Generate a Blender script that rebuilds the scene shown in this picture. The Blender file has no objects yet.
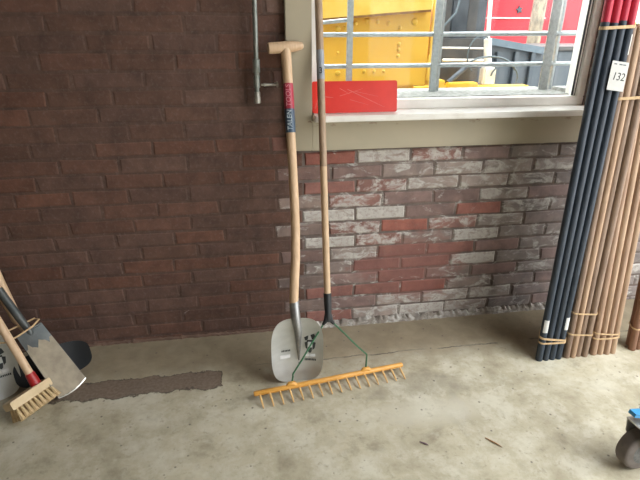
import bpy, bmesh, math, random
from mathutils import Vector, Matrix
random.seed(7)
scene = bpy.context.scene
col = scene.collection
PI = math.pi
V = Vector

# ------------------------------------------------------------------ materials
def new_mat(name):
    m = bpy.data.materials.new(name); m.use_nodes = True
    nt = m.node_tree; nt.nodes.clear()
    out = nt.nodes.new('ShaderNodeOutputMaterial')
    bs = nt.nodes.new('ShaderNodeBsdfPrincipled')
    nt.links.new(bs.outputs[0], out.inputs[0])
    return m, nt, bs
def noise(nt, scale, detail=4, rough=.55, dist=0, stretch=None):
    g = nt.nodes.new('ShaderNodeNewGeometry')
    n = nt.nodes.new('ShaderNodeTexNoise')
    n.inputs['Scale'].default_value = scale; n.inputs['Detail'].default_value = detail
    n.inputs['Roughness'].default_value = rough; n.inputs['Distortion'].default_value = dist
    if stretch:
        vm = nt.nodes.new('ShaderNodeVectorMath'); vm.operation = 'MULTIPLY'
        vm.inputs[1].default_value = stretch
        nt.links.new(g.outputs['Position'], vm.inputs[0]); nt.links.new(vm.outputs[0], n.inputs['Vector'])
    else:
        nt.links.new(g.outputs['Position'], n.inputs['Vector'])
    return n.outputs['Fac']
def mrange(nt, val, a, b, c, d):
    r = nt.nodes.new('ShaderNodeMapRange'); r.clamp = True
    for i, x in ((1, a), (2, b), (3, c), (4, d)): r.inputs[i].default_value = x
    nt.links.new(val, r.inputs[0]); return r.outputs[0]
def math_n(nt, op, a, b):
    n = nt.nodes.new('ShaderNodeMath'); n.operation = op
    for i, x in ((0, a), (1, b)):
        if isinstance(x, (int, float)): n.inputs[i].default_value = x
        else: nt.links.new(x, n.inputs[i])
    return n.outputs[0]
def mixc(nt, fac, a, b, mode='MIX'):
    n = nt.nodes.new('ShaderNodeMix'); n.data_type = 'RGBA'; n.blend_type = mode
    if isinstance(fac, (int, float)): n.inputs[0].default_value = fac
    else: nt.links.new(fac, n.inputs[0])
    for i, x in ((6, a), (7, b)):
        if isinstance(x, (tuple, list)): n.inputs[i].default_value = (*x[:3], 1)
        else: nt.links.new(x, n.inputs[i])
    return n.outputs[2]
def bump(nt, bs, h, strength=.3, dist=.01):
    b = nt.nodes.new('ShaderNodeBump'); b.inputs['Strength'].default_value = strength
    b.inputs['Distance'].default_value = dist
    nt.links.new(h, b.inputs['Height']); nt.links.new(b.outputs[0], bs.inputs['Normal'])
def mat(name, c, rough=.6, metal=0, c2=None, scale=20, lo=.35, hi=.65, stretch=None, bmp=0, detail=4, spec=.5):
    m, nt, bs = new_mat(name)
    bs.inputs['Roughness'].default_value = rough; bs.inputs['Metallic'].default_value = metal
    bs.inputs['Specular IOR Level'].default_value = spec
    if c2 is None: c2 = tuple(x*.82 for x in c)
    f = noise(nt, scale, detail, stretch=stretch)
    nt.links.new(mixc(nt, mrange(nt, f, lo, hi, 0, 1), c, c2), bs.inputs['Base Color'])
    if bmp: bump(nt, bs, f, bmp, .004)
    return m
def mat_glass(name):
    m = bpy.data.materials.new(name); m.use_nodes = True; nt = m.node_tree; nt.nodes.clear()
    out = nt.nodes.new('ShaderNodeOutputMaterial'); mx = nt.nodes.new('ShaderNodeMixShader')
    tr = nt.nodes.new('ShaderNodeBsdfTransparent'); gl = nt.nodes.new('ShaderNodeBsdfGlossy')
    gl.inputs['Roughness'].default_value = .02; tr.inputs['Color'].default_value = (.96, .98, .97, 1)
    fr = nt.nodes.new('ShaderNodeFresnel'); fr.inputs['IOR'].default_value = 1.25
    nt.links.new(fr.outputs[0], mx.inputs[0]); nt.links.new(tr.outputs[0], mx.inputs[1]); nt.links.new(gl.outputs[0], mx.inputs[2])
    nt.links.new(mx.outputs[0], out.inputs[0]); return m

def mat_brick():
    m, nt, bs = new_mat('brick_and_mortar')
    a = nt.nodes.new('ShaderNodeAttribute'); a.attribute_name = 'tone'
    w = nt.nodes.new('ShaderNodeAttribute'); w.attribute_name = 'paint'
    n1 = noise(nt, 14, 5, .6); n2 = noise(nt, 70, 4, .6); n3 = noise(nt, 13, 9, .64, .8, (1, 1, 1.9)); n4 = noise(nt, 160, 3)
    c = mixc(nt, 1.0, a.outputs['Color'], mixc(nt, mrange(nt, n1, .3, .7, 0, 1), (.72, .72, .72), (1.3, 1.25, 1.2)), 'MULTIPLY')
    c = mixc(nt, mrange(nt, n2, .52, .72, 0, .22), c, (.24, .19, .17))
    # flaked whitewash where the paint weight is high
    thr = math_n(nt, 'ADD', n3, w.outputs['Fac'])
    mask = mrange(nt, thr, .97, 1.09, 0, .8)
    # worn back to the brick in small chips
    mask = math_n(nt, 'MULTIPLY', mask, mrange(nt, n2, .36, .50, .45, 1))
    c = mixc(nt, mask, c, mixc(nt, mrange(nt, n1, .35, .65, 0, 1), (.62, .60, .55), (.47, .45, .42)))
    # old red paint smear under the window, running over bricks and joints
    g = nt.nodes.new('ShaderNodeNewGeometry'); s_ = nt.nodes.new('ShaderNodeSeparateXYZ'); nt.links.new(g.outputs['Position'], s_.inputs[0])
    for px, pz, rx, rz in ((.74, .27, .20, .17), (.52, .30, .10, .07)):
        dx = math_n(nt, 'MULTIPLY', math_n(nt, 'SUBTRACT', s_.outputs[0], px), 1/rx); dz = math_n(nt, 'MULTIPLY', math_n(nt, 'SUBTRACT', s_.outputs[2], pz), 1/rz)
        d = math_n(nt, 'ADD', math_n(nt, 'ADD', math_n(nt, 'MULTIPLY', dx, dx), math_n(nt, 'MULTIPLY', dz, dz)), math_n(nt, 'MULTIPLY', math_n(nt, 'SUBTRACT', n3, .5), 4))
        c = mixc(nt, mrange(nt, d, .5, 1.15, .55, 0), c, (.235, .105, .088))
    nt.links.new(c, bs.inputs['Base Color']); bs.inputs['Roughness'].default_value = .78
    bs.inputs['Specular IOR Level'].default_value = .35
    h = math_n(nt, 'ADD', math_n(nt, 'MULTIPLY', n1, .8), math_n(nt, 'ADD', math_n(nt, 'MULTIPLY', n2, .4), math_n(nt, 'MULTIPLY', n4, .2)))
    h = math_n(nt, 'ADD', h, math_n(nt, 'MULTIPLY', mask, .25))
    bump(nt, bs, h, .4, .006)
    return m

def mat_floor():
    m, nt, bs = new_mat('worn_concrete')
    g = nt.nodes.new('ShaderNodeNewGeometry'); s = nt.nodes.new('ShaderNodeSeparateXYZ')
    nt.links.new(g.outputs['Position'], s.inputs[0]); X, Y = s.outputs[0], s.outputs[1]
    big = noise(nt, 2.6, 5, .6, .1); mid = noise(nt, 11, 6, .65, .3); fine = noise(nt, 90, 4, .6); wob = noise(nt, 16, 5, .6)
    m2 = noise(nt, 6.5, 9, .70, .15); fl = noise(nt, 38, 5, .6)
    c = mixc(nt, mrange(nt, big, .35, .65, 0, 1), (.50, .455, .33), (.375, .335, .235))
    c = mixc(nt, mrange(nt, m2, .48, .62, 0, .75), c, (.59, .56, .45))
    c = mixc(nt, mrange(nt, m2, .34, .46, .7, 0), c, (.26, .225, .155))
    c = mixc(nt, mrange(nt, mid, .52, .70, 0, .45), c, (.61, .58, .48))
    c = mixc(nt, mrange(nt, mid, .28, .42, .35, 0), c, (.27, .24, .18))
    c = mixc(nt, mrange(nt, fl, .58, .70, 0, .55), c, (.26, .225, .16))
    c = mixc(nt, mrange(nt, fine, .62, .75, 0, .4), c, (.22, .195, .15))
    # a pale scraped area with a greyer smear above it, right of the rake
    def blot(x, y, rx, ry, amount, rgb, c):
        dx = math_n(nt, 'MULTIPLY', math_n(nt, 'SUBTRACT', X, x), 1/rx); dy = math_n(nt, 'MULTIPLY', math_n(nt, 'SUBTRACT', Y, y), 1/ry)
        d = math_n(nt, 'ADD', math_n(nt, 'MULTIPLY', dx, dx), math_n(nt, 'MULTIPLY', dy, dy))
        d = math_n(nt, 'ADD', d, math_n(nt, 'MULTIPLY', math_n(nt, 'SUBTRACT', m2, .5), 7))
        return mixc(nt, mrange(nt, d, -.4, 1.5, amount, 0), c, rgb)
    c = blot(.62, -.47, .22, .07, .55, (.30, .275, .215), c)
    c = blot(.60, -.60, .20, .06, .6, (.60, .57, .47), c)
    c = blot(.10, -.46, .22, .05, .4, (.31, .28, .21), c)
    # older dirty strip of screed along the wall, up to the crack, with wall-side shade painted in
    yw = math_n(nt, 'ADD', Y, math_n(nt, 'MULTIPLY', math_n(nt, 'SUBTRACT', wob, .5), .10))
    dirt_shade = mrange(nt, yw, -.36, -.20, 0, .88)
    c = mixc(nt, dirt_shade, c, mixc(nt, mrange(nt, mid, .35, .65, 0, 1), (.29, .235, .155), (.215, .17, .11)))
    # fine dark pits
    v = nt.nodes.new('ShaderNodeTexVoronoi'); v.inputs['Scale'].default_value = 24
    nt.links.new(g.outputs['Position'], v.inputs['Vector'])
    pit = mrange(nt, v.outputs['Distance'], .06, .13, .8, 0)
    pit = math_n(nt, 'MULTIPLY', pit, mrange(nt, mid, .46, .52, 0, 1))
    c = mixc(nt, pit, c, (.11, .095, .08))
    # hairline crack parallel to the wall
    w2 = noise(nt, 5, 6, .7); w3 = noise(nt, 7, 2)
    line = math_n(nt, 'ADD', Y, math_n(nt, 'MULTIPLY', math_n(nt, 'SUBTRACT', w2, .5), .05))
    d = math_n(nt, 'ABSOLUTE', math_n(nt, 'ADD', line, .245), 0)
    crack = math_n(nt, 'MULTIPLY', mrange(nt, d, .001, .0045, .85, 0), mrange(nt, w3, .44, .56, 0, 1))
    crack = math_n(nt, 'MULTIPLY', crack, mrange(nt, X, -.05, .05, 0, 1))
    c = mixc(nt, crack, c, (.07, .06, .05))
    # long dark filled slot left of the shovel
    xs = math_n(nt, 'ADD', X, math_n(nt, 'MULTIPLY', math_n(nt, 'SUBTRACT', wob, .5), .05))
    ys = math_n(nt, 'ADD', math_n(nt, 'ADD', Y, math_n(nt, 'MULTIPLY', math_n(nt, 'SUBTRACT', wob, .5), .085)), math_n(nt, 'MULTIPLY', math_n(nt, 'SUBTRACT', fine, .5), .02))
    mx = math_n(nt, 'MULTIPLY', mrange(nt, xs, -.90, -.86, 0, 1), mrange(nt, xs, -.152, -.146, 1, 0))
    my = math_n(nt, 'MULTIPLY', mrange(nt, ys, -.365, -.350, 0, 1), mrange(nt, ys, -.262, -.254, 1, 0))
    slot = math_n(nt, 'MULTIPLY', mx, my)
    edge = math_n(nt, 'MULTIPLY', slot, math_n(nt, 'SUBTRACT', 1, slot))
    c = mixc(nt, math_n(nt, 'MULTIPLY', slot, .9), c, mixc(nt, mrange(nt, fine, .35, .65, 0, 1), (.125, .085, .062), (.20, .15, .115)))
    c = mixc(nt, mrange(nt, edge, .05, .25, 0, .8), c, (.05, .035, .028))
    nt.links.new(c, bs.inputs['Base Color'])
    nt.links.new(mrange(nt, mid, .3, .7, .5, .75), bs.inputs['Roughness'])
    h = math_n(nt, 'ADD', math_n(nt, 'MULTIPLY', mid, .7), math_n(nt, 'MULTIPLY', fine, .25))
    h = math_n(nt, 'SUBTRACT', h, math_n(nt, 'MULTIPLY', slot, .25))
    bump(nt, bs, h, .25, .006)
    return m

def mat_apron():
    m, nt, bs = new_mat('olive_cream_paint')
    g = nt.nodes.new('ShaderNodeNewGeometry'); s = nt.nodes.new('ShaderNodeSeparateXYZ')
    nt.links.new(g.outputs['Position'], s.inputs[0])
    n = noise(nt, 30, 5, .6, 0, (1, 1, 2.2)); b = noise(nt, 5, 3)
    band = mrange(nt, s.outputs[2], .915, .935, 0, 1)
    top = mrange(nt, s.outputs[2], .945, .950, 1, 0)
    peel = math_n(nt, 'MULTIPLY', math_n(nt, 'MULTIPLY', band, top), mrange(nt, n, .58, .63, 0, .8))
    c = mixc(nt, mrange(nt, b, .35, .65, 0, 1), (.43, .375, .27), (.385, .345, .25))
    c = mixc(nt, peel, c, (.20, .11, .07))
    nt.links.new(c, bs.inputs['Base Color']); bs.inputs['Roughness'].default_value = .45
    return m

M = {}
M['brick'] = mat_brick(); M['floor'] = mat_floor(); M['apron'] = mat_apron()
M['plaster'] = mat('dark_plaster', (.22, .18, .14), .85, c2=(.18, .15, .12), scale=4)
M['ceiling'] = mat('ceiling_boards', (.20, .17, .13), .8, c2=(.16, .13, .10), scale=3)
M['white_frame'] = mat('white_window_paint', (.86, .84, .78), .35, c2=(.74, .72, .66), scale=9)
M['sill_paint'] = mat('white_sill_paint', (.80, .78, .72), .4, c2=(.70, .67, .60), scale=16, lo=.45, hi=.75)
M['pale_casing'] = mat('pale_casing_paint', (.74, .66, .55), .45, c2=(.68, .60, .50), scale=8)
M['gasket'] = mat('black_gasket', (.02, .022, .03), .6)
M['glass'] = mat_glass('window_glass')
M['stone'] = mat('dusty_stone', (.15, .15, .135), .9, c2=(.30, .30, .28), scale=55, bmp=.4)
M['galv'] = mat('galvanised_steel', (.50, .53, .55), .42, .75, c2=(.38, .41, .43), scale=60)
M['pipe'] = mat('grey_green_pipe', (.20, .23, .21), .45, .5, c2=(.33, .34, .31), scale=40)
M['dull_metal'] = mat('dull_fitting', (.52, .50, .44), .45, .6, scale=60)
M['ash_wood'] = mat('ash_wood', (.66, .47, .30), .5, c2=(.56, .38, .23), scale=30, stretch=(3, 3, .25), bmp=.1)
M['rake_wood'] = mat('weathered_handle', (.40, .285, .19), .55, c2=(.31, .215, .14), scale=30, stretch=(3, 3, .2))
M['rake_wood_low'] = mat('pale_rake_wood', (.60, .43, .27), .5, c2=(.52, .36, .22), scale=30, stretch=(3, 3, .2))
M['stake_wood'] = mat('stake_wood', (.42, .285, .195), .65, c2=(.30, .19, .125), scale=22, stretch=(4, 4, .22), bmp=.15)
M['stake_wood_b'] = mat('stake_wood_grey', (.29, .205, .145), .65, c2=(.20, .135, .095), scale=22, stretch=(4, 4, .22), bmp=.15)
M['stake_wood_c'] = mat('stake_wood_brown', (.27, .14, .085), .65, c2=(.20, .10, .06), scale=22, stretch=(4, 4, .22), bmp=.15)
M['navy'] = mat('dark_blue_stain', (.020, .031, .046), .5, c2=(.036, .050, .070), scale=26, stretch=(4, 4, .3), bmp=.15)
M['tip_red'] = mat('red_tip_paint', (.52, .035, .065), .45, c2=(.44, .02, .05), scale=26, stretch=(4, 4, .3))
M['twine'] = mat('tan_band', (.60, .42, .23), .7, scale=80)
M['card'] = mat('white_card', (.66, .66, .63), .7, c2=(.60, .60, .57), scale=18)
M['ink'] = mat('black_ink', (.02, .02, .022), .6)
M['steel'] = mat('bright_aluminium', (.62, .63, .62), .38, .85, c2=(.52, .53, .52), scale=9, stretch=(1, 1, 2))
M['socket_steel'] = mat('socket_steel', (.36, .36, .35), .42, .8, c2=(.22, .22, .22), scale=30)
M['print_dark'] = mat('dark_print', (.03, .035, .035), .6)
M['print_white'] = mat('white_print', (.72, .72, .70), .6)
M['label_red'] = mat('red_label', (.42, .03, .06), .4)
M['label_blue'] = mat('slate_label', (.06, .10, .15), .4)
M['letter_blue'] = mat('pale_lettering', (.55, .64, .68), .5)
M['letter_pink'] = mat('pink_lettering', (.74, .30, .34), .5)
M['rake_orange'] = mat('orange_plastic', (.68, .34, .07), .45, c2=(.60, .29, .05), scale=20)
M['tine'] = mat('pale_orange_plastic', (.70, .43, .17), .5)
M['green_wire'] = mat('green_wire', (.045, .15, .07), .4)
M['black_plastic'] = mat('black_plastic', (.018, .02, .022), .45)
M['handle_sticker'] = mat('grey_sticker', (.33, .36, .40), .5)
M['red_plate'] = mat('scratched_red_plate', (.74, .045, .03), .28, c2=(.64, .035, .025), scale=8)
M['scratch'] = mat('scratch', (.74, .20, .17), .5)
M['spade_dirt'] = mat('soil_dusted_steel', (.33, .28, .20), .75, c2=(.235, .195, .14), scale=24, bmp=.2)
M['spade_steel'] = mat('dark_spade_steel', (.085, .095, .095), .5, .5, c2=(.13, .135, .13), scale=20)
M['edge_steel'] = mat('worn_edge_steel', (.72, .70, .64), .35, .7)
M['broom_red'] = mat('red_ferrule', (.40, .02, .02), .4)
M['broom_wood'] = mat('broom_block_wood', (.62, .48, .29), .6, c2=(.55, .41, .23), scale=26)
M['bristle'] = mat('tan_bristle', (.58, .43, .24), .8, c2=(.48, .34, .17), scale=120)
M['tyre'] = mat('grey_rubber', (.115, .095, .085), .75, c2=(.16, .135, .12), scale=30)
M['hub'] = mat('dark_hub', (.05, .05, .05), .5, c2=(.12, .12, .12), scale=60)
M['zinc'] = mat('zinc_plate', (.62, .60, .57), .38, .7, c2=(.5, .48, .45), scale=40)
M['blue'] = mat('blue_paint', (.04, .27, .55), .4)
M['twig'] = mat('dry_twig', (.36, .19, .08), .8)
M['yellow'] = mat('yellow_machine_paint', (.84, .50, .06), .42, c2=(.80, .43, .035), scale=3.5)
M['yellow_pale'] = mat('pale_yellow_paint', (.84, .58, .12), .42, c2=(.78, .47, .06), scale=9)
M['bolt_y'] = mat('yellow_bolt', (.82, .50, .06), .35)
M['rust'] = mat('rusty_edge', (.30, .14, .06), .8, c2=(.45, .25, .08), scale=40)
M['iron'] = mat('grey_iron', (.030, .038, .05), .5, .2, c2=(.06, .07, .085), scale=9)
M['iron_b'] = mat('brown_grey_iron', (.055, .055, .058), .55, .2, c2=(.09, .085, .082), scale=9)
M['chrome'] = mat('white_cylinder_paint', (.82, .80, .74), .35)
M['hose'] = mat('grey_hose', (.08, .11, .13), .5)
M['bin'] = mat('slate_skip_paint', (.045, .062, .08), .6, c2=(.085, .095, .105), scale=5, stretch=(1, 1, .5))
M['bin_rim'] = mat('skip_rim_paint', (.09, .125, .155), .5)
M['van_red'] = mat('red_van_paint', (.48, .014, .026), .4, c2=(.41, .012, .022), scale=7)
M['van_pink'] = mat('faded_pink_line', (.78, .42, .42), .5)
M['bark'] = mat('pale_bark', (.15, .125, .10), .9, c2=(.33, .27, .19), scale=22, stretch=(1, 1, .4), bmp=.5)
M['bark_dark'] = mat('purple_bark', (.20, .13, .15), .9)
M['grass'] = mat('grass', (.34, .42, .07), .9, c2=(.22, .34, .05), scale=12)
M['paving'] = mat('pale_paving', (.52, .48, .44), .85, c2=(.42, .38, .35), scale=6)
M['pink_brick'] = mat('pale_pink_masonry', (.62, .47, .42), .85, c2=(.70, .60, .55), scale=5)

# ------------------------------------------------------------------ helpers
def tag(o, label=None, cat=None, group=None, kind=None):
    if label: o['label'] = label
    if cat: o['category'] = cat
    if group: o['group'] = group
    if kind: o['kind'] = kind
    return o
def empty(name, loc=(0, 0, 0), rz=0):
    o = bpy.data.objects.new(name, None); o.empty_display_size = .05
    o.location = loc; o.rotation_euler = (0, 0, rz); col.objects.link(o); return o
def link(name, bm, m, parent=None, smooth=False):
    me = bpy.data.meshes.new(name)
    bmesh.ops.recalc_face_normals(bm, faces=bm.faces[:])
    bm.to_mesh(me); bm.free()
    for mm in (m if isinstance(m, list) else [m]): me.materials.append(mm)
    if smooth:
        for f in me.polygons: f.use_smooth = True
    o = bpy.data.objects.new(name, me); col.objects.link(o)
    if parent: o.parent = parent
    return o
def autosmooth(o, ang=40):
    me = o.data
    for f in me.polygons: f.use_smooth = True
    try: me.set_sharp_from_angle(angle=math.radians(ang))
    except Exception: pass
    return o
def box(bm, lo, hi, bev=0, mi=0):
    x0, y0, z0 = lo; x1, y1, z1 = hi
    vs = [bm.verts.new(c) for c in ((x0,y0,z0),(x1,y0,z0),(x1,y1,z0),(x0,y1,z0),(x0,y0,z1),(x1,y0,z1),(x1,y1,z1),(x0,y1,z1))]
    fs = [bm.faces.new([vs[i] for i in q]) for q in ((0,3,2,1),(4,5,6,7),(0,1,5,4),(1,2,6,5),(2,3,7,6),(3,0,4,7))]
    for f in fs: f.material_index = mi
    if bev:
        es = list({e for f in fs for e in f.edges})
        bmesh.ops.bevel(bm, geom=es, offset=bev, segments=2, affect='EDGES', clamp_overlap=True)
    return vs
def tube(bm, pts, rad, seg=12, cap=True, mi=0, sx=1.0):
    pts = [V(p) for p in pts]; n = len(pts)
    if not isinstance(rad, (list, tuple)): rad = [rad]*n
    rings = []; up = None
    for i, p in enumerate(pts):
        t = (pts[min(i+1, n-1)] - pts[max(i-1, 0)]).normalized()
        if up is None:
            a = V((0, 1, 0)) if abs(t.y) < .9 else V((1, 0, 0))
            up = (a - t*a.dot(t)).normalized()
        else:
            up = (up - t*up.dot(t)).normalized()
        s = t.cross(up)
        rings.append([bm.verts.new(p + (s*math.cos(2*PI*k/seg)*sx + up*math.sin(2*PI*k/seg))*rad[i]) for k in range(seg)])
    for a, b in zip(rings, rings[1:]):
        for k in range(seg):
            f = bm.faces.new((a[k], a[(k+1) % seg], b[(k+1) % seg], b[k])); f.material_index = mi
    if cap:
        bm.faces.new(list(reversed(rings[0]))).material_index = mi; bm.faces.new(rings[-1]).material_index = mi
    return rings
def lathe(bm, base, axis, prof, seg=20, mi=0):   # prof: (distance along axis, radius)
    base = V(base); ax = V(axis).normalized()
    return tube(bm, [base + ax*d for d, r in prof], [r for d, r in prof], seg, True, mi)
def prism(bm, outline, fr, t, mi=0):       # 2-D outline extruded along the normal of frame fr=(origin,ex,ey,ez)
    o, ex, ey, ez = fr
    a = [bm.verts.new(o + ex*x + ey*y) for x, y in outline]
    b = [bm.verts.new(o + ex*x + ey*y + ez*t) for x, y in outline]
    n = len(a); fs = [bm.faces.new(list(reversed(a))), bm.faces.new(b)]
    for i in range(n): fs.append(bm.faces.new((a[i], a[(i+1) % n], b[(i+1) % n], b[i])))
    for f in fs: f.material_index = mi
def rrect(w, h, r, n=5):
    out = []
    for cx, cy, a0 in ((w/2-r, h/2-r, 0), (-w/2+r, h/2-r, 90), (-w/2+r, -h/2+r, 180), (w/2-r, -h/2+r, 270)):
        for i in range(n+1):
            a = math.radians(a0 + 90*i/n); out.append((cx + r*math.cos(a), cy + r*math.sin(a)))
    return out
def frame_from(o, ey, ez_hint):
    ey = V(ey).normalized(); ez = V(ez_hint); ez = (ez - ey*ez.dot(ey)).normalized()
    return (V(o), ey.cross(ez).normalized(), ey, ez)
def text(name, s, size, fr, m, parent=None, depth=.0004, shear=0, off=.0006, width=1.0):
    cu = bpy.data.curves.new(name + '_curve', 'FONT'); cu.body = s; cu.size = size; cu.extrude = depth
    cu.align_x = 'CENTER'; cu.align_y = 'CENTER'; cu.shear = shear; cu.resolution_u = 3
    tmp = bpy.data.objects.new(name, cu); col.objects.link(tmp)
    bpy.context.view_layer.update()
    me = bpy.data.meshes.new_from_object(tmp.evaluated_get(bpy.context.evaluated_depsgraph_get()))
    bpy.data.objects.remove(tmp)
    o_, ex, ey, ez = fr
    for v in me.vertices:
        c = v.co.copy(); v.co = o_ + ex*c.x*width + ey*c.y + ez*(c.z + off)
    me.materials.clear(); me.materials.append(m)
    ob = bpy.data.objects.new(name, me); col.objects.link(ob)
    if parent: ob.parent = parent
    return ob
def copy_tree(o, parent=None):
    c = o.copy(); col.objects.link(c)
    if parent: c.parent = parent
    for ch in list(o.children): copy_tree(ch, c)
    return c

# ------------------------------------------------------------------ the setting
SKY = (.6, 2.1)
Z0, CH, BL = .0825, .0615, .222
X0 = .662                                    # a vertical joint of the odd courses
WX0, WX1, WZ0, WZ1 = .254, 1.430, .945, 2.50  # window 1 hole
W2X0, W2X1 = 1.52, 2.42
holes = [(WX0, WX1, WZ0, WZ1), (W2X0, W2X1, WZ0, WZ1)]
HINT = [(.39,.792,'r'),(.55,.803,'w'),(.79,.799,'m'),(.96,.801,'p'),(.35,.732,'m'),(.49,.743,'p'),(.66,.744,'g'),(.90,.744,'l'),(1.09,.732,'l'),
 (.37,.663,'d'),(.55,.663,'m'),(.77,.667,'l'),(.94,.664,'l'),(1.19,.661,'l'),(.39,.605,'m'),(.65,.606,'p'),(.88,.604,'p'),(1.06,.604,'r'),
 (1.18,.603,'l'),(.35,.541,'w'),(.57,.538,'w'),(.78,.536,'p'),(.98,.534,'r'),(1.12,.529,'l'),(.45,.480,'m'),(.66,.477,'r'),(.87,.474,'m'),(1.03,.474,'l'),
 (.35,.416,'w'),(.52,.410,'m'),(.78,.412,'g'),(.93,.402,'d'),(1.06,.406,'w'),(.65,.363,'d'),(.91,.355,'d'),(.33,.361,'p'),(.53,.356,'l'),
 (.61,.307,'d'),(.79,.293,'d'),(.99,.301,'w'),(.66,.237,'d'),(.90,.229,'g'),(.78,.175,'r'),(.60,.177,'d'),(.95,.172,'g'),(.62,.120,'l'),(.72,.116,'l'),
 (.84,.112,'l'),(.38,.130,'p'),(.82,.048,'w'),(.45,.060,'g'),(.60,.060,'l'),(1.0,.050,'l')]
KIND = {'r': ((.290, .110, .084), .33), 'd': ((.235, .112, .094), .34), 'p': ((.215, .148, .135), .40), 'g': ((.240, .192, .174), .45),
        'l': ((.30, .25, .225), .52), 'w': ((.31, .25, .22), .62), 'm': ((.25, .135, .115), .53)}
def coat(x): return max(0, min(1, (x - .13)/.14))   # 0 on the red-brown painted part, 1 under the window
def build_back_wall():
    bm = bmesh.new()
    lt = bm.verts.layers.float_color.new('tone'); lp = bm.verts.layers.float.new('paint')
    XA, XB, ZB = -3.6, 2.8, 2.75
    def put(vs, tone, p):
        for v in vs: v[lt] = (*tone, 1); v[lp] = p
    # mortar core with the two window openings
    xs = [XA, .2, WX0, WX1, W2X0, W2X1, XB]; zs = [0, WZ0, WZ1, ZB]
    for i in range(6):
        for j in range(3):
            cx, cz = (xs[i]+xs[i+1])/2, (zs[j]+zs[j+1])/2
            if any(h[0] < cx < h[1] and h[2] < cz < h[3] for h in holes): continue
            vs = box(bm, (xs[i], .0020 if cx < .2 else .0042, zs[j]), (xs[i+1], .13, zs[j+1]))
            put(vs, (.098, .060, .047) if cx < .2 else (.165, .132, .118), .16 if cx < .2 else .43)
    # outer leaf, its opening running on behind the mullion
    for lo, hi in (((XA, .13, 0), (XB, .25, WZ0)), ((XA, .13, WZ1), (XB, .25, ZB)), ((XA, .13, WZ0), (WX0, .25, WZ1)), ((W2X1, .13, WZ0), (XB, .25, WZ1))):
        put(box(bm, lo, hi), (.14, .11, .098), .36)
    for k in range(-2, 44):
        z0 = Z0 + CH*k; z1 = z0 + CH
        if z0 > ZB: break
        zl, zh = max(z0 + .005, .004), min(z1 - .005, ZB - .002)
        if zh - zl < .012: continue
        off = X0 if k % 2 else X0 + BL/2
        n0 = math.floor((XA - off)/BL); jr = random.uniform(-.03, .03)
        jx = {i: random.uniform(-.006, .006) for i in range(n0, n0 + 34)}
        jl = {i: jr + random.uniform(-.018, .018) for i in range(n0, n0 + 34)}
        J = lambda i: off + BL*i + (jl[i] if off + BL*i < .12 else jx[i])
        for i in range(n0, n0 + 32):
            a, b = J(i) + .0045, J(i+1) - .0045
            a, b = max(a, XA), min(b, XB)
            if b - a < .03: continue
            segs = [(a, b)]
            for h in holes:
                if zh > h[2] and zl < h[3]:
                    ns = []
                    for s in segs:
                        if s[1] <= h[0] or s[0] >= h[1]: ns.append(s); continue
                        if s[0] < h[0] - .02: ns.append((s[0], h[0] - .002))
                        if s[1] > h[1] + .02: ns.append((h[1] + .002, s[1]))
                    segs = ns
            for s0, s1 in segs:
                cx, cz = (s0 + s1)/2, (z0 + z1)/2
                c = coat(cx)
                kd = None
                for hx, hz, hk in HINT:
                    if z0 <= hz < z1 and s0 - .005 <= hx < s1 + .005: kd = hk
                if kd is None: kd = random.choice('pgggld' if cx > .9 else 'ppgdml')
                base, p = KIND[kd]
                jit = random.uniform(.88, 1.12)
                if cx > .95:                      # greyer bricks towards the right
                    f = min(1, (cx - .95)/.2)*.6
                    base = tuple(x*(1-f) + g*f for x, g in zip(base, (.225, .208, .202)))
                brown = random.choice([(.112, .062, .046), (.122, .064, .047), (.106, .062, .049), (.116, .068, .053), (.128, .063, .044)])
                pl = .20 + random.uniform(-.03, .05)
                if cz < .25 or cx > -.1: pl += .06
                tone = tuple((l*(1-c) + r*c)*jit for l, r in zip(brown, base)); pp = pl*(1-c) + p*c
                dy = random.uniform(-.0015, .0015)
                rnd = lambda: random.uniform(-.0032, .0032)
                q = [(s0, zl), (s1, zl), (s1, zh), (s0, zh)]
                A = [bm.verts.new((x + rnd(), .010, z + rnd())) for x, z in q]
                B = [bm.verts.new((v.co.x, .0014 + .0016*c + dy*.3, v.co.z)) for v in A]
                sg = [(1, 1), (-1, 1), (-1, -1), (1, -1)]
                C = [bm.verts.new((v.co.x + s[0]*.005, dy*(.5 + .5*c), v.co.z + s[1]*.004)) for v, s in zip(A, sg)]
                for u, w in ((A, B), (B, C)):
                    for t in range(4): bm.faces.new((u[t], u[(t+1) % 4], w[(t+1) % 4], w[t]))
                bm.faces.new(C)
                put(A + B + C, tone, pp)
    return tag(link('wall_back', bm, M['brick']), kind='structure')
build_back_wall()
# crumbled pale mortar skirt where wall meets floor
bm = bmesh.new(); lt = bm.verts.layers.float_color.new('tone'); lp = bm.verts.layers.float.new('paint')
prev = None
for i in range(0, 260):
    x = -1.3 + i*.0115
    c = coat(x); w = .010 + .010*c + random.uniform(-.003, .004); h = .010 + .013*c + random.uniform(-.006, .010)*(.4 + c)
    ring = [bm.verts.new(p) for p in ((x, .004, 0), (x, -w, 0), (x, -w*.75, h*.55), (x, .004, h))]
    for v in ring: v[lt] = ((.15, .095, .07, 1) if c < .4 else (.25, .225, .195, 1)); v[lp] = .22 + .28*c
    if prev:
        for t in range(3): bm.faces.new((prev[t], prev[t+1], ring[t+1], ring[t]))
    prev = ring
tag(link('baseboard_back', bm, M['brick']), kind='structure')

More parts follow.
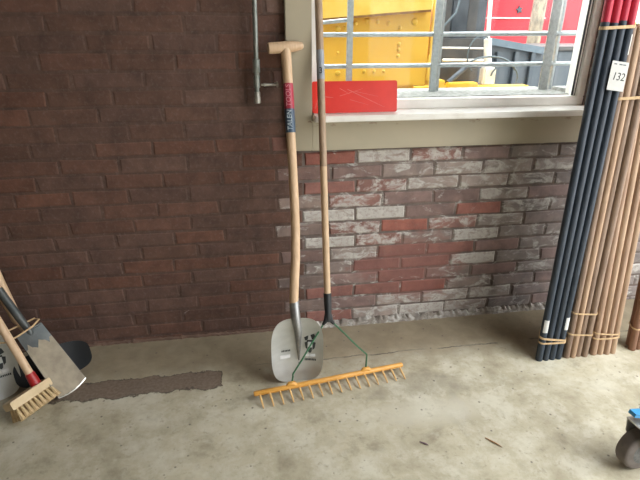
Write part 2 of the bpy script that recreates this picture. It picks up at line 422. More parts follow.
XL, XR, YF, ZC = -3.6, 2.8, -5.2, 2.75
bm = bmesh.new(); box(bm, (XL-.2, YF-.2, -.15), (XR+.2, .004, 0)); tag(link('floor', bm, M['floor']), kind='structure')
RX0, RX1, RY0, RY1 = 1.55, 2.75, -3.1, -.5           # unseen roof opening, added to brighten the floor
bm = bmesh.new()
box(bm, (XL-.2, YF-.2, ZC), (RX0, .25, ZC+.15)); box(bm, (RX1, YF-.2, ZC), (XR+.2, .25, ZC+.15))
box(bm, (RX0, YF-.2, ZC), (RX1, RY0, ZC+.15)); box(bm, (RX0, RY1, ZC), (RX1, .25, ZC+.15))
tag(link('ceiling', bm, M['ceiling']), kind='structure')
bm = bmesh.new(); box(bm, (XL-.2, YF, 0), (XL, .25, ZC)); tag(link('wall_left', bm, M['plaster']), kind='structure')
OPEN_R = (-4.4, -.55, 2.7)                      # wide open doorway in the right wall
bm = bmesh.new()
box(bm, (XR, OPEN_R[1], 0), (XR+.2, .25, ZC)); box(bm, (XR, YF, 0), (XR+.2, OPEN_R[0], ZC)); box(bm, (XR, OPEN_R[0], OPEN_R[2]), (XR+.2, OPEN_R[1], ZC))
tag(link('wall_right', bm, M['plaster']), kind='structure')
OPEN_F = (1.8, 2.5, 2.2)                        # and the wide entrance behind the photographer
bm = bmesh.new()
box(bm, (XL-.2, YF-.2, 0), (OPEN_F[0], YF, ZC)); box(bm, (OPEN_F[1], YF-.2, 0), (XR+.2, YF, ZC)); box(bm, (OPEN_F[0], YF-.2, OPEN_F[2]), (OPEN_F[1], YF, ZC))
tag(link('wall_front', bm, M['plaster']), kind='structure')

# window casings
bm = bmesh.new(); box(bm, (.159, -.026, .828), (WX0, .006, 2.60), .003); tag(link('trim_1', bm, M['apron']), kind='structure')
bm = bmesh.new(); box(bm, (WX0, -.020, .826), (2.55, .006, .9445), .002); tag(link('trim_2', bm, M['apron']), kind='structure')
bm = bmesh.new(); box(bm, (WX1, -.022, .970), (W2X0, .006, 2.60), .003); tag(link('trim_3', bm, M['pale_casing']), kind='structure')
bm = bmesh.new(); box(bm, (WX0, -.022, WZ1), (2.55, .006, 2.60), .003); tag(link('trim_4', bm, M['apron']), kind='structure')
def window(name, x0, x1, x1sill):
    w = tag(empty(name, ((x0+x1)/2, .09, WZ0)), kind='structure')
    def pt(nm, bm, m):
        o = link(nm, bm, m, w); o.data.transform(Matrix.Translation(-V(w.location))); return o
    zb = .968
    bm = bmesh.new(); t = .048
    box(bm, (x0, .055, zb), (x1, .125, zb + .034), .003); box(bm, (x0, .055, WZ1 - t), (x1, .125, WZ1), .003)
    box(bm, (x0, .055, zb + .034), (x0 + t, .125, WZ1 - t), .003); box(bm, (x1 - .028, .055, zb + .034), (x1, .125, WZ1 - t), .003)
    pt('window_frame', bm, M['white_frame'])
    bm = bmesh.new()
    for a, b in ((x1 - .033, x1 - .028), (x1 - .042, x1 - .038)): box(bm, (a, .078, zb + .036), (b, .086, WZ1 - t))
    pt('gasket', bm, M['gasket'])
    bm = bmesh.new(); box(bm, (x1 - .038, .076, zb + .038), (x1 - .033, .10, WZ1 - t)); pt('glazing_bead', bm, M['white_frame'])
    bm = bmesh.new(); box(bm, (x0 + t - .005, .083, zb + .03), (x1 - .03, .087, WZ1 - t + .005)); pt('pane', bm, M['glass'])
    bm = bmesh.new(); box(bm, (x0 + .001, -.085, .9455), (x1sill, .130, zb), .004); pt('window_sill', bm, M['sill_paint'])
    bm = bmesh.new()
    box(bm, (x1 - .012, .125, .99), (x1 + .006, .172, WZ1)); box(bm, (x0 - .004, .125, .99), (x0 + .012, .172, WZ1)); box(bm, (x0, .125, WZ1 - .012), (x1, .172, WZ1))
    pt('outer_reveal', bm, M['white_frame'])
    bm = bmesh.new(); vs = box(bm, (x0, .130, .90), (x1, .44, 1.004), .004); pt('stone_ledge', bm, M['stone'])
    return w
window('window_1', WX0, WX1, 1.515)
window('window_2', W2X0, W2X1, 2.42)

# ------------------------------------------------------------------ conduit on the wall
pr = tag(empty('wall_pipe', (.052, -.04, 1.016)), 'thin grey-green pipe with capped end on the brick wall left of the window', 'pipe')
def part(nm, bm, m, root, smooth=True):
    o = link(nm, bm, m, root); o.data.transform(root.matrix_basis.inverted())
    if smooth: autosmooth(o)
    return o
def local(o, root):                        # a sub-part modelled in world space, brought into its thing's space
    o.data.transform(root.matrix_basis.inverted()); return o
bm = bmesh.new(); tube(bm, [(.060, -.04, 2.7), (.056, -.04, 1.36), (.0525, -.04, 1.16)], .0085); part('pipe_run', bm, M['pipe'], pr)
bm = bmesh.new(); lathe(bm, (.0525, -.04, 1.168), (-.02, 0, -1), [(0, .0095), (.002, .0125), (.045, .0125), (.048, .010), (.056, .0095), (.058, .0115), (.098, .0115), (.100, .008), (.118, .008)]); part('coupling', bm, M['pipe'], pr)
bm = bmesh.new(); lathe(bm, (.0505, -.04, 1.056), (-.02, 0, -1), [(0, .008), (.002, .0105), (.018, .0105), (.022, .012), (.040, .0125), (.042, .009)]); part('end_cap', bm, M['dull_metal'], pr)
br = part('bracket', (lambda b: (tube(b, [(.066, -.04, 1.079), (.075, -.04, 1.079), (.076, -.04, 1.079), (.098, -.036, 1.079), (.122, -.030, 1.0785)], [.004, .004, .0065, .005, .005]), tube(b, [(.122, -.03, 1.0785), (.128, -.03, 1.0785)], .010), tube(b, [(.119, -.03, 1.0785), (.119, .004, 1.0785)], .005))and b)(bmesh.new()), M['dull_metal'], pr)

# ------------------------------------------------------------------ aluminium shovel with T grip
def make_shovel():
    O = V((.1427, -.356, .0))
    root = tag(empty('shovel', O), 'aluminium scoop shovel with long ash handle and T grip, standing beside the rake', 'shovel')
    top = V((.150, -.318, .262))
    ey = (top - O).normalized(); fr = frame_from(O, ey, (.02, -1, .1)); o_, ex, ey, ez = fr
    L, W = .264, .100
    def lift(x, y):
        u = abs(x)/W; t = y/L
        return .030*u**2.4*(1 - .35*t) + .012*(2*t - 1)**2
    def pos(x, y, d=0): return o_ + ex*x + ey*y + ez*(lift(x, y) + d)
    def outline(a):
        c, s = math.cos(a), math.sin(a); n = 3.3 if s > 0 else 3.8
        x = abs(c)**(2/n)*W*(1 if c > 0 else -1); y = abs(s)**(2/n)*L/2*(1 if s > 0 else -1)
        if s < 0: x *= 1 - .06*abs(s)
        return x, L/2 + y
    bm = bmesh.new(); N = 72; rings = []
    for k in range(1, 11):
        r = k/10
        rings.append([pos((outline(2*PI*i/N)[0])*r, L/2 + (outline(2*PI*i/N)[1] - L/2)*r) for i in range(N)])
    def skin(d):
        c = bm.verts.new(pos(0, L/2) + ez*d); R = [[bm.verts.new(p + ez*d) for p in ring] for ring in rings]
        for i in range(N): bm.faces.new((c, R[0][i], R[0][(i+1) % N]))
        for a, b in zip(R, R[1:]):
            for i in range(N): bm.faces.new((a[i], b[i], b[(i+1) % N], a[(i+1) % N]))
        return R[-1]
    A, B = skin(0), skin(-.003)
    for i in range(N): bm.faces.new((A[i], B[i], B[(i+1) % N], A[(i+1) % N]))
    blade = part('blade', bm, M['steel'], root)
    bm = bmesh.new()
    H0 = V((.1435, -.308, .318))
    sp = [pos(.008, .085, .001), pos(.007, .13, .005), pos(.005, .18, .010), pos(.002, .225, .014), V((.1450, -.3235, .268)), H0, H0 + V((.001, .012, .012))]
    tube(bm, sp, [.003, .008, .012, .0155, .0185, .0185, .0182], 16); part('socket', bm, M['socket_steel'], root)
    bm = bmesh.new(); lathe(bm, pos(.010, .072, -.001), ez, [(0, .005), (.003, .005), (.0045, .003)], 12); part('rivet', bm, M['socket_steel'], root)
    hp = [(.1430, -.312, .305), (.1420, -.308, .318), (.148, -.285, .40), (.156, -.262, .475), (.1615, -.231, .583), (.1625, -.200, .689), (.1615, -.155, .846), (.160, -.101, 1.032), (.1595, -.081, 1.098), (.158, -.056, 1.187), (.157, -.053, 1.200)]
    bm = bmesh.new(); tube(bm, hp, [.0165, .0170, .0172, .017, .0165, .0165, .0165, .0172, .0175, .0185, .0185], 16); part('handle', bm, M['ash_wood'], root)
    bm = bmesh.new(); g0, g1 = V((.094, -.058, 1.2025)), V((.220, -.044, 1.2105))
    tube(bm, [g0 + (g1-g0)*t for t in (0, .02, .12, .3, .5, .7, .88, .98, 1)], [.0145, .0185, .0195, .0195, .0195, .0185, .015, .0115, .007], 16); part('t_grip', bm, M['ash_wood'], root)
    # printed wrap label on the handle
    def on(z):
        for a, b in zip(hp, hp[1:]):
            if a[2] <= z <= b[2]:
                t = (z - a[2])/(b[2] - a[2]); return V(a).lerp(V(b), t)
    for nm, za, zb, m in (('red_label', 1.002, 1.086, 'label_red'), ('slate_label', .922, 1.002, 'label_blue')):
        bm = bmesh.new(); tube(bm, [on(za), on((za+zb)/2), on(zb)], .0181, 16, False); lab = part(nm, bm, M[m], root)
        d = (on(zb) - on(za)).normalized(); nrm = V((-.15, -1, .25))
        f2 = frame_from(on((za+zb)/2) + nrm.normalized()*.0182, V((0, 0, 1)).cross(nrm), nrm)   # writing runs up the handle
        fz = (nrm - d*nrm.dot(d)).normalized(); fx = d; fy = fz.cross(fx)
        tx = text('lettering', 'TOOLS' if nm == 'red_label' else 'TALEN', .024, (on((za+zb)/2) + fz*.0175, fx, fy, fz), M['letter_pink' if nm == 'red_label' else 'letter_blue'], lab, .0006, .15, .0008, 1.0)
        local(tx, root)
    # printed crest and small texts on the blade
    def decal(nm, polys, m):
        for poly in polys:
            bm = bmesh.new()
            a = [bm.verts.new(pos(x, y, .0008)) for x, y in poly]; b = [bm.verts.new(pos(x, y, .0014)) for x, y in poly]
            bm.faces.new(b)
            for i in range(len(a)): bm.faces.new((a[i], a[(i+1) % len(a)], b[(i+1) % len(a)], b[i]))
            part(nm, bm, M[m], root, False)
    cx, cy = .050, .140
    decal('crest_print', [[(cx-.022, cy+.040), (cx-.006, cy+.048), (cx-.008, cy+.030), (cx-.018, cy+.026)], [(cx+.002, cy+.050), (cx+.016, cy+.056), (cx+.022, cy+.036), (cx+.008, cy+.030)],
        [(cx-.020, cy+.018), (cx-.008, cy+.022), (cx-.010, cy-.012), (cx-.016, cy-.006)], [(cx+.010, cy+.022), (cx+.022, cy+.018), (cx+.018, cy-.006), (cx+.010, cy-.014)],
        [(cx-.008, cy-.004), (cx+.009, cy-.004), (cx+.006, cy-.022), (cx, cy-.028), (cx-.006, cy-.022)],
        [(cx-.012, cy+.028), (cx+.013, cy+.028), (cx+.013, cy+.021), (cx-.012, cy+.021)]], 'print_dark')
    decal('crest_ground', [[(cx-.007, cy+.019), (cx+.009, cy+.019), (cx+.009, cy-.002), (cx-.007, cy-.002)], [(cx-.004, cy+.043), (cx+.001, cy+.046), (cx+.006, cy+.030), (cx-.006, cy+.030)],
        [(cx-.020, cy-.030), (cx-.004, cy-.032), (cx-.004, cy-.042), (cx-.020, cy-.042)], [(cx, cy-.032), (cx+.020, cy-.030), (cx+.020, cy-.042), (cx, cy-.042)]], 'print_white')
    decal('caption_print', [[(cx-.020+.0055*i, cy-.050), (cx-.016+.0055*i, cy-.050), (cx-.016+.0055*i, cy-.058), (cx-.020+.0055*i, cy-.058)] for i in range(8)], 'print_dark')
    decal('paper_sticker', [[(-.066, .112), (-.026, .112), (-.026, .098), (-.066, .098)]], 'print_white')
    decal('fine_print', [[(-.060+.006*i, .132), (-.056+.006*i, .132), (-.056+.006*i, .125), (-.060+.006*i, .125)] for i in range(6)], 'print_dark')
    return root
shovel = make_shovel()
sh2 = copy_tree(shovel); sh2.location = (-.978, -.315, 0); sh2.rotation_euler = (0, 0, math.radians(38))
tag(sh2, 'aluminium scoop shovel cut off by the left edge of the photo, behind the broom', 'shovel')
for s in (shovel, sh2): s['group'] = 'aluminium scoop shovels'

# ------------------------------------------------------------------ orange rake
rk = tag(empty('rake', (.27, -.43, 0)), 'wide orange rake with green wire braces, standing head down beside the shovel', 'rake')
RA, RB = V((-.027, -.452, .030)), V((.566, -.368, .030))
d = (RB - RA).normalized()
bm = bmesh.new(); tube(bm, [RA, RA + d*.004, RB - d*.004, RB], [.008, .0100, .0100, .008], 10)
for px in (.115, .411):
    q = RA + d*(px - RA.x)/d.x
    tube(bm, [q + d*-.022, q + d*-.008 + V((0, .002, .012)), q + d*.008 + V((0, .002, .012)), q + d*.022], [.006, .010, .010, .006], 10)
part('rake_bar', bm, M['rake_orange'], rk)
fwd = V((d.y, -d.x, 0)).normalized(); hand = V((0, .296, 1)).normalized()
tdir = (fwd + V((.10, 0, -.42))).normalized()
for i in range(16):
    q = RA + d*(.020 + i*.0375)
    bm = bmesh.new(); tube(bm, [q, q + tdir*.025, q + tdir*.045 + V((0, 0, -.001)), q + tdir*.060 + V((0, 0, -.0035))], [.0046, .0040, .0034, .0022], 8)
    part('tine', bm, M['tine'], rk)
S0, S1 = V((.2715, -.322, .238)), V((.273, -.289, .339))
for e, knee, px in ((V((.2525, -.326, .226)), V((.122, -.418, .066)), .115), (V((.290, -.325, .226)), V((.4155, -.376, .092)), .411)):
    q = RA + d*(px - RA.x)/d.x + V((0, .002, .008))
    bm = bmesh.new(); tube(bm, [e.lerp(S0, .5), e, e.lerp(knee, .35) + V((0, 0, .004)), e.lerp(knee, .7) + V((0, 0, .004)), knee + V((0, 0, .01)), knee + V((0, 0, -.002)), knee.lerp(q, .5), q], .0034, 8)
    part('brace_wire', bm, M['green_wire'], rk)
bm = bmesh.new()
tube(bm, [S0 + V((0, 0, -.003)), S0 + V((0, .004, .02)), S0.lerp(S1, .5), S1], [.013, .0125, .0145, .0155], 14)
for e in (V((.2505, -.327, .223)), V((.2925, -.326, .223))): tube(bm, [S0.lerp(S1, .35), S0.lerp(e, .45) + V((0, 0, .008)), e], [.011, .0095, .0055], 10)
part('socket', bm, M['black_plastic'], rk)
T = V((.2823, .004, 1.40)); T = S1.lerp(T, 1.0)
def rh(z): return S1.lerp(V((.2815, -.012, 1.275)), (z - S1.z)/(1.275 - S1.z))
def rq(z): return V((.2725 + (z-.339)*.009, -.289 + (z-.339)*.283, z))
bm = bmesh.new(); tube(bm, [rq(.325), rq(.6), rq(.8)], [.0128, .0130, .0133], 14); o = part('handle', bm, M['rake_wood_low'], rk)
bm = bmesh.new(); tube(bm, [rq(.8), rq(1.05), rq(1.30), rq(1.485)], [.0133, .0136, .0138, .0136], 14); part('upper_handle', bm, M['rake_wood'], rk)['label'] = 'greyed upper half of handle'
bm = bmesh.new(); tube(bm, [rq(1.098), rq(1.14), rq(1.195)], .0143, 14, False); sk = part('grey_sticker', bm, M['handle_sticker'], rk)
nz = V((-.1, -1, .25)).normalized(); dd = (rq(1.2) - rq(1.1)).normalized(); nz = (nz - dd*nz.dot(dd)).normalized()
tx = text('number', '3', .030, (rq(1.125) + nz*.0142, dd.cross(nz), dd, nz), M['ink'], sk, .0004, 0, .0006, 1)
local(tx, rk)

# ------------------------------------------------------------------ red plate on the sill
rp = tag(empty('red_plate', (.424, -.03, .968)), 'scratched red rectangular plate leaning on the white window sill', 'plate')
fr = frame_from((.4215, -.008, .9685 + .058), (0, .16, 1), (0, -1, .16))
bm = bmesh.new(); prism(bm, rrect(.330, .116, .008), (fr[0] - fr[3]*.005, *fr[1:]), .010); part('plate_body', bm, M['red_plate'], rp, False)
for (x0, y0), (x1, y1), w in (((-.03, .028), (.115, -.040), .0012), ((-.06, .004), (.03, .030), .0010), ((-.115, .002), (-.085, -.001), .0018), ((-.02, -.01), (.05, -.03), .0008), ((.0, .02), (.09, .0), .0007), ((-.155, -.04), (-.145, -.01), .0016), ((-.06, .032), (-.02, .010), .0010)):
    a, b = V((x0, y0, 0)), V((x1, y1, 0)); n = (b - a).normalized().cross(V((0, 0, 1)))*w
    bm = bmesh.new(); prism(bm, [(a+n).xy[:], (b+n*.3).xy[:], (b-n*.3).xy[:], (a-n).xy[:]], (fr[0] + fr[3]*.0049, *fr[1:]), .0004)
    part('scratch', bm, M['scratch'], rp, False)

# ------------------------------------------------------------------ bundles of stakes
def stake(cat_name, bx, by, tx, ty, H, r, m, root_name='wooden_stake', tip=None, label='', group='', zs=0):
    root = empty(root_name, (bx, by, zs)); tag(root, label, 'stake', group)
    f = lambda z: V((bx + (tx-bx)*z/1.28, by + (ty-by)*z/1.28, z))
    bm = bmesh.new()
    if tip is None:
        tube(bm, [f(zs), f(zs + .004), f(H*.33), f(H*.66), f(H - .004), f(H)], [r*.9, r, r, r, r, r*.9], 12); part('shaft', bm, m, root)
    else:
        tz = tip + random.uniform(-.012, .012)
        tube(bm, [f(zs), f(zs + .004), f(H*.33), f(tz)], [r*.9, r, r, r], 12); part('shaft', bm, m, root)
        bm = bmesh.new(); tube(bm, [f(tz), f(tz + .003), f((tz+H)/2), f(H - .004), f(H)], [r, r*1.015, r*1.015, r, r*.9], 12); part('painted_tip', bm, M['tip_red'], root)
    return root, f
def band(name, fs, rs, z, w, m, label, group=None, parentless=True, k=0):
    # a closed strip drawn round the outside of the stakes at height z
    pts = []
    for f, r in zip(fs, rs):
        c = f(z)
        for i in range(14): pts.append((c.x + (r + .0015)*math.cos(2*PI*i/14), c.y + (r + .0015)*math.sin(2*PI*i/14)))
    pts = sorted(set(pts))
    def half(ps):
        h = []
        for p in ps:
            while len(h) > 1 and (h[-1][0]-h[-2][0])*(p[1]-h[-2][1]) - (h[-1][1]-h[-2][1])*(p[0]-h[-2][0]) <= 0: h.pop()
            h.append(p)
        return h
    hull = half(pts)[:-1] + half(pts[::-1])[:-1]
    cx = sum(p[0] for p in hull)/len(hull); cy = sum(p[1] for p in hull)/len(hull)
    bm = bmesh.new(); R = []
    for x, y in hull:
        n = V((x-cx, y-cy, 0)).normalized(); zz = z + (x - cx)*k
        R.append([bm.verts.new((x, y, zz - w/2)), bm.verts.new((x + n.x*.002, y + n.y*.002, zz - w/2)), bm.verts.new((x + n.x*.002, y + n.y*.002, zz + w/2)), bm.verts.new((x, y, zz + w/2))])
    for i in range(len(R)):
        a, b = R[i], R[(i+1) % len(R)]
        for t in range(4): bm.faces.new((a[t], a[(t+1) % 4], b[(t+1) % 4], b[t]))
    o = link(name, bm, m); tag(o, label, 'band', group); return o
ORD = ['leftmost', 'second from left', 'third from left', 'fourth from left', 'fifth from left']
# dark bundle with red tips
fs, rs = [], []; r = .0138; dark = []
for row, (n, sh) in enumerate(((4, 0), (4, .65), (3, 1.3))):
    for i in range(n):
        bx = 1.151 + (i + sh)*.0285; tx = 1.202 + (i + sh)*.0315
        by = -.386 + row*.0255; ty = by + .08*1.28 + random.uniform(-.002, .002)
        lab = ('dark blue stake with red tip, %s at the front of its bundle' % ORD[i]) if row == 0 else 'dark blue stake with red tip, behind the front four of its bundle'
        q = stake('', bx, by, tx, ty, 1.85, r, M['navy'], 'dark_stake', 1.288, lab, 'dark stakes with red tips')
        fs.append(q[1]); rs.append(r); dark.append(q)
band('tie_band', fs, rs, 1.272, .010, M['twine'], 'tan band tied around the dark stakes just below their red tips', 'bands tied around the stake bundles', k=.05)
band('tie_band', fs, rs, .098, .009, M['twine'], 'tan band around the foot of the dark stakes, upper of two', 'bands tied around the stake bundles', k=-.18)
band('tie_band', fs, rs, .084, .007, M['twine'], 'tan band around the foot of the dark stakes, lower of two', 'bands tied around the stake bundles', k=-.05)
def wrap_sticker(root, f, r, z0, z1, a0, a1, m, name='sticker'):
    bm = bmesh.new(); R = []
    for i in range(7):
        a = math.radians(a0 + (a1-a0)*i/6)
        R.append([bm.verts.new(f(z) + V((math.cos(a), math.sin(a), 0))*rr) for z, rr in ((z0, r+.0004), (z1, r+.0004), (z1, r+.0012), (z0, r+.0012))])
    for a, b in zip(R, R[1:]):
        for t in range(4): bm.faces.new((a[t], a[(t+1) % 4], b[(t+1) % 4], b[t]))
    bm.faces.new(R[0]); bm.faces.new(R[-1])
    return part(name, bm, m, root)
wrap_sticker(dark[0][0], dark[0][1], r, .135, .190, 212, 290, M['card'])
wrap_sticker(dark[3][0], dark[3][1], r, .140, .195, 240, 300, M['card'])
wrap_sticker(dark[3][0], dark[3][1], r, 1.185, 1.250, 285, 310, M['card'])
# bare wood bundles
def wood_bundle(bx0, tx0, by, n_rows, sp, r, mats, H, where, group):
    F, R = [], []; cnt = 0
    for row, n in enumerate(n_rows):
        for i in range(n):
            sh = .5*row
            bx = bx0 + (i + sh)*sp; tx = tx0 + (i + sh)*sp*1.02
            b_ = by + row*sp*.88 + random.uniform(-.004, .004)
            lab = ('bare wooden stake, %s in front row of %s' % (ORD[i], where)) if row == 0 else 'bare wooden stake behind the front row of %s' % where
            rr = r*random.uniform(.94, 1.04)
            q = stake('', bx, b_, tx + random.uniform(-.002, .002), b_ + .08*1.28, H + random.uniform(-.006, .006), rr, random.choice(mats), 'wooden_stake', None, lab, group)
            F.append(q[1]); R.append(rr)
    return F, R
M['stake_wood_d'] = mat('stake_wood_golden', (.44, .305, .20), .65, c2=(.34, .22, .14), scale=22, stretch=(4, 4, .22), bmp=.15)
wA = [M['stake_wood'], M['stake_wood_d'], M['stake_wood_b']]
FA, RA_ = wood_bundle(1.276, 1.306, -.385, (4, 3, 4), .0265, .0133, wA, 1.275, 'pale bundle beside dark stakes', 'stakes in the first bare wood bundle')
GB = 'bands tied around the stake bundles'
band('tie_band', FA, RA_, .205, .006, M['twine'], 'tan band around the pale bundle, upper of two near its foot', GB, k=-.1)
band('tie_band', FA, RA_, .110, .006, M['twine'], 'tan band around the pale bundle, lowest of all', GB, k=-.1)
band('tie_band', FA, RA_, 1.045, .010, M['twine'], 'tan band around the upper part of the pale bundle, level with the window sill', GB, k=.05)
FB, RB_ = wood_bundle(1.402, 1.384, -.385, (4, 4, 4), .0285, .0142, wA + [M['stake_wood']], 1.30, 'second bare bundle', 'stakes in the second bare wood bundle')
band('tie_band', FB, RB_, .100, .006, M['twine'], 'tan band around the foot of the second bare bundle, upper of two', GB, k=-.1)
band('tie_band', FB, RB_, .082, .006, M['twine'], 'tan band around the foot of the second bare bundle, lower of two', GB, k=.02)
FC, RC_ = wood_bundle(1.588, 1.572, -.375, (4, 3), .029, .0145, [M['stake_wood_c']], 1.25, 'brown bundle at right edge', 'stakes in the brown bundle')
band('tie_band', FC, RC_, .105, .006, M['twine'], 'tan band around the foot of the brown bundle at the right edge', GB)
stake('', 1.288, -.300, 1.300, -.215, 1.22, .0135, M['stake_wood_c'], 'wooden_stake', None, 'single greyish brown stake standing behind between the dark and the pale bundle', None)
# numbered card
tg = tag(empty('number_card', (1.262, -.327, 1.075)), 'white card with handwritten number hanging on the front of the dark stakes', 'tag')
ang = math.radians(-7)
cen = V((1.264, -.3215, 1.118)); ey = V((math.sin(-ang)*0 + .02, .08, 1)).normalized(); ez = V((-.10, -1, .08))
fr = frame_from(cen, ey, ez); o_, ex, ey, ez = fr
ex2 = (ex*math.cos(ang) + ey*math.sin(ang)); ey2 = (ey*math.cos(ang) - ex*math.sin(ang)); fr = (o_, ex2, (ey*.999 + ex*.03).normalized(), ez)
bm = bmesh.new(); prism(bm, rrect(.060, .094, .002, 2), fr, .0012); cd = part('card', bm, M['card'], tg, False)
tx = text('handwriting', '132', .036, (o_ + fr[1]*.002 + fr[2]*-.002, fr[1], fr[2], ez), M['ink'], cd, .0002, .15, .0014, .85)
local(tx, tg)
bm = bmesh.new()
for x0, x1 in ((-.022, -.012), (-.004, .008), (.010, .020)): prism(bm, [(x0, .036), (x1, .036), (x1, .0395), (x0, .0395)], (o_ + ez*.0012, *fr[1:]), .0003)
o = link('fine_print', bm, M['hose'], cd); local(o, tg)

# ------------------------------------------------------------------ tools at the left
# spade
SB = V((-.707, -.298, .0)); ax = V((-.502, .324, .804)).normalized(); wd = V((.46, .888, 0)); wd = (wd - ax*wd.dot(ax)).normalized()
nz = wd.cross(ax).normalized()
if nz.y > 0: nz = -nz
sd = tag(empty('spade', SB), 'square spade with soil-dusted steel blade leaning left against the brick wall', 'spade')
def sp(x, y, d=0): return SB + wd*x + ax*(y) + nz*(d - .010*(1 - (x/.068)**2) + .010)
L = .285; n = 12
def blade_strip(bm, y0f, y1f, d0, d1, wf=lambda y: .066 - .012*y/.285):
    rows = 8
    def g(d):
        R = []
        for j in range(rows+1):
            row = []
            for i in range(n+1):
                u = -1 + 2*i/n; ya, yb = y0f(u), y1f(u); y = ya + (yb-ya)*j/rows
                row.append(bm.verts.new(sp(u*wf(y), y, d)))
            R.append(row)
        for a, b in zip(R, R[1:]):
            for i in range(n): bm.faces.new((a[i], a[i+1], b[i+1], b[i]))
        return R
    A, B = g(d0), g(d1)
    loop = lambda R: [R[0][i] for i in range(n+1)] + [R[j][n] for j in range(1, rows+1)] + [R[rows][i] for i in range(n-1, -1, -1)] + [R[j][0] for j in range(rows-1, 0, -1)]
    la, lb = loop(A), loop(B)
    for i in range(len(la)): bm.faces.new((la[i], la[(i+1) % len(la)], lb[(i+1) % len(lb)], lb[i]))
bot = lambda u: .012*u*u
bm = bmesh.new(); blade_strip(bm, bot, lambda u: L, 0, -.0025); bl = part('blade', bm, M['spade_steel'], sd)
bm = bmesh.new(); blade_strip(bm, lambda u: .012*u*u + .004, lambda u: .222 + .012*math.sin(u*7) + .006*math.sin(u*17), .0008, .0001, lambda y: (.066 - .012*y/.285)*.985); part('dried_soil', bm, M['spade_dirt'], sd)
bm = bmesh.new(); blade_strip(bm, lambda u: .012*u*u - .001, lambda u: .012*u*u + .0032 + .001*math.sin(u*23), .0011, -.0028); part('cutting_edge', bm, M['edge_steel'], sd)
bm = bmesh.new()
for s in (-1, 1): tube(bm, [sp(s*.012, L - .001, -.001), sp(s*.052, L - .001, -.001)], .0045, 8)
part('foot_tread', bm, M['spade_steel'], sd)
bm = bmesh.new(); tube(bm, [sp(0, .262, .000), sp(0, .275, .002), sp(0, .30, .001), sp(0, .34, 0), sp(0, .47, 0)], [.006, .011, .0135, .0145, .0150], 14); part('socket', bm, M['spade_steel'], sd)
bm = bmesh.new(); tube(bm, [sp(0, .46, 0), sp(0, .735, 0)], [.0145, .016], 14); part('handle', bm, M['ash_wood'], sd)
gp = sp(0, .74, 0); bm = bmesh.new(); tube(bm, [gp - wd*.055, gp - wd*.05, gp, gp + wd*.05, gp + wd*.055], [.012, .016, .018, .016, .012], 14); part('t_grip', bm, M['ash_wood'], sd)
# broom
BB = V((-.802, -.390, .0)); bax = V((-.382, .273, .88)).normalized(); bw = V((.50, .866, 0)); 
bw = (bw - bax*bw.dot(bax)).normalized(); bn = bw.cross(bax).normalized()
if bn.y > 0: bn = -bn
bo = tag(empty('broom', BB), 'small tan broom with red ferrule and wooden handle, in front of the spade', 'broom')
def bp(x, y, z): return BB + V((0, 0, .012)) + bw*x + bax*y + bn*z
bm = bmesh.new(); prism(bm, rrect(.158, .030, .006, 3), (bp(0, .060, -.024), bw, bax, bn), .050); part('block', bm, M['broom_wood'], bo, False)
for row in range(3):
    for i in range(9):
        x = -.066 + i*.0165; z = -.012 + row*.016
        bm = bmesh.new(); tube(bm, [bp(x, .047, z), bp(x*1.05, .024, z + (row-1)*.004 + .003), bp(x*1.10, .001, z + (row-1)*.009 + .006)], [.0052, .0068, .0098], 8)
        part('bristle_tuft', bm, M['bristle'], bo)
bm = bmesh.new(); tube(bm, [bp(.04, .070, 0), bp(.04, .076, 0), bp(.04, .118, 0), bp(.04, .122, 0)], [.0175, .0185, .0165, .0155], 14); part('ferrule', bm, M['broom_red'], bo)
bm = bmesh.new(); tube(bm, [bp(.04, .10, 0), bp(.04, .5, 0), bp(.04, .9, 0), bp(.04, 1.2, 0)], [.0140, .0140, .0140, .0130], 14); part('handle', bm, M['ash_wood'], bo)
# black scoop behind the spade
bk = tag(empty('scoop', (-.77, -.225, 0)), 'black plastic scoop with wooden handle, half hidden behind the spade', 'scoop')
KB = V((-.785, -.222, 0.004)); kx = V((.25, .14, 0)).normalized(); ky = V((-.22, .42, .88)).normalized(); kz = kx.cross(ky).normalized()
if kz.y > 0: kz = -kz
bm = bmesh.new(); N = 48; W, L2 = .135, .13
def kpos(a, r, d):
    c, s = math.cos(a), math.sin(a); m_ = 3.2
    x = abs(c)**(2/m_)*W*(1 if c > 0 else -1)*r; y = L2/2 + abs(s)**(2/m_)*L2/2*(1 if s > 0 else -1)*r
    return KB + kx*x + ky*y + kz*(d + .03*abs(x/W)**3 + .02*max(0, (y/L2 - .6))**1)
for d_ in (0, -.004):
    c = bm.verts.new(KB + ky*L2/2 + kz*d_); P = None; 
    for k in range(1, 7):
        Rr = [bm.verts.new(kpos(2*PI*i/N, k/6, d_)) for i in range(N)]
        for i in range(N):
            if P is None: bm.faces.new((c, Rr[i], Rr[(i+1) % N]))
            else: bm.faces.new((P[i], Rr[i], Rr[(i+1) % N], P[(i+1) % N]))
        P = Rr
    if d_ == 0: A = P
for i in range(N): bm.faces.new((A[i], P[i], P[(i+1) % N], A[(i+1) % N]))
part('blade', bm, M['black_plastic'], bk)
bm = bmesh.new(); k0 = KB + ky*.07 + kz*-.008
tube(bm, [k0, KB + ky*.13 + kz*-.006, V((-.890, -.145, .19))], [.012, .016, .0175], 12); part('socket', bm, M['black_plastic'], bk)
bm = bmesh.new(); tube(bm, [V((-.885, -.148, .18)), V((-.915, -.133, .235)), V((-.934, -.126, .31)), V((-.946, -.122, .38)), V((-.958, -.115, .45)), V((-.985, -.07, .78))], [.012, .019, .0215, .021, .020, .019], 14); part('handle', bm, M['ash_wood'], bk)
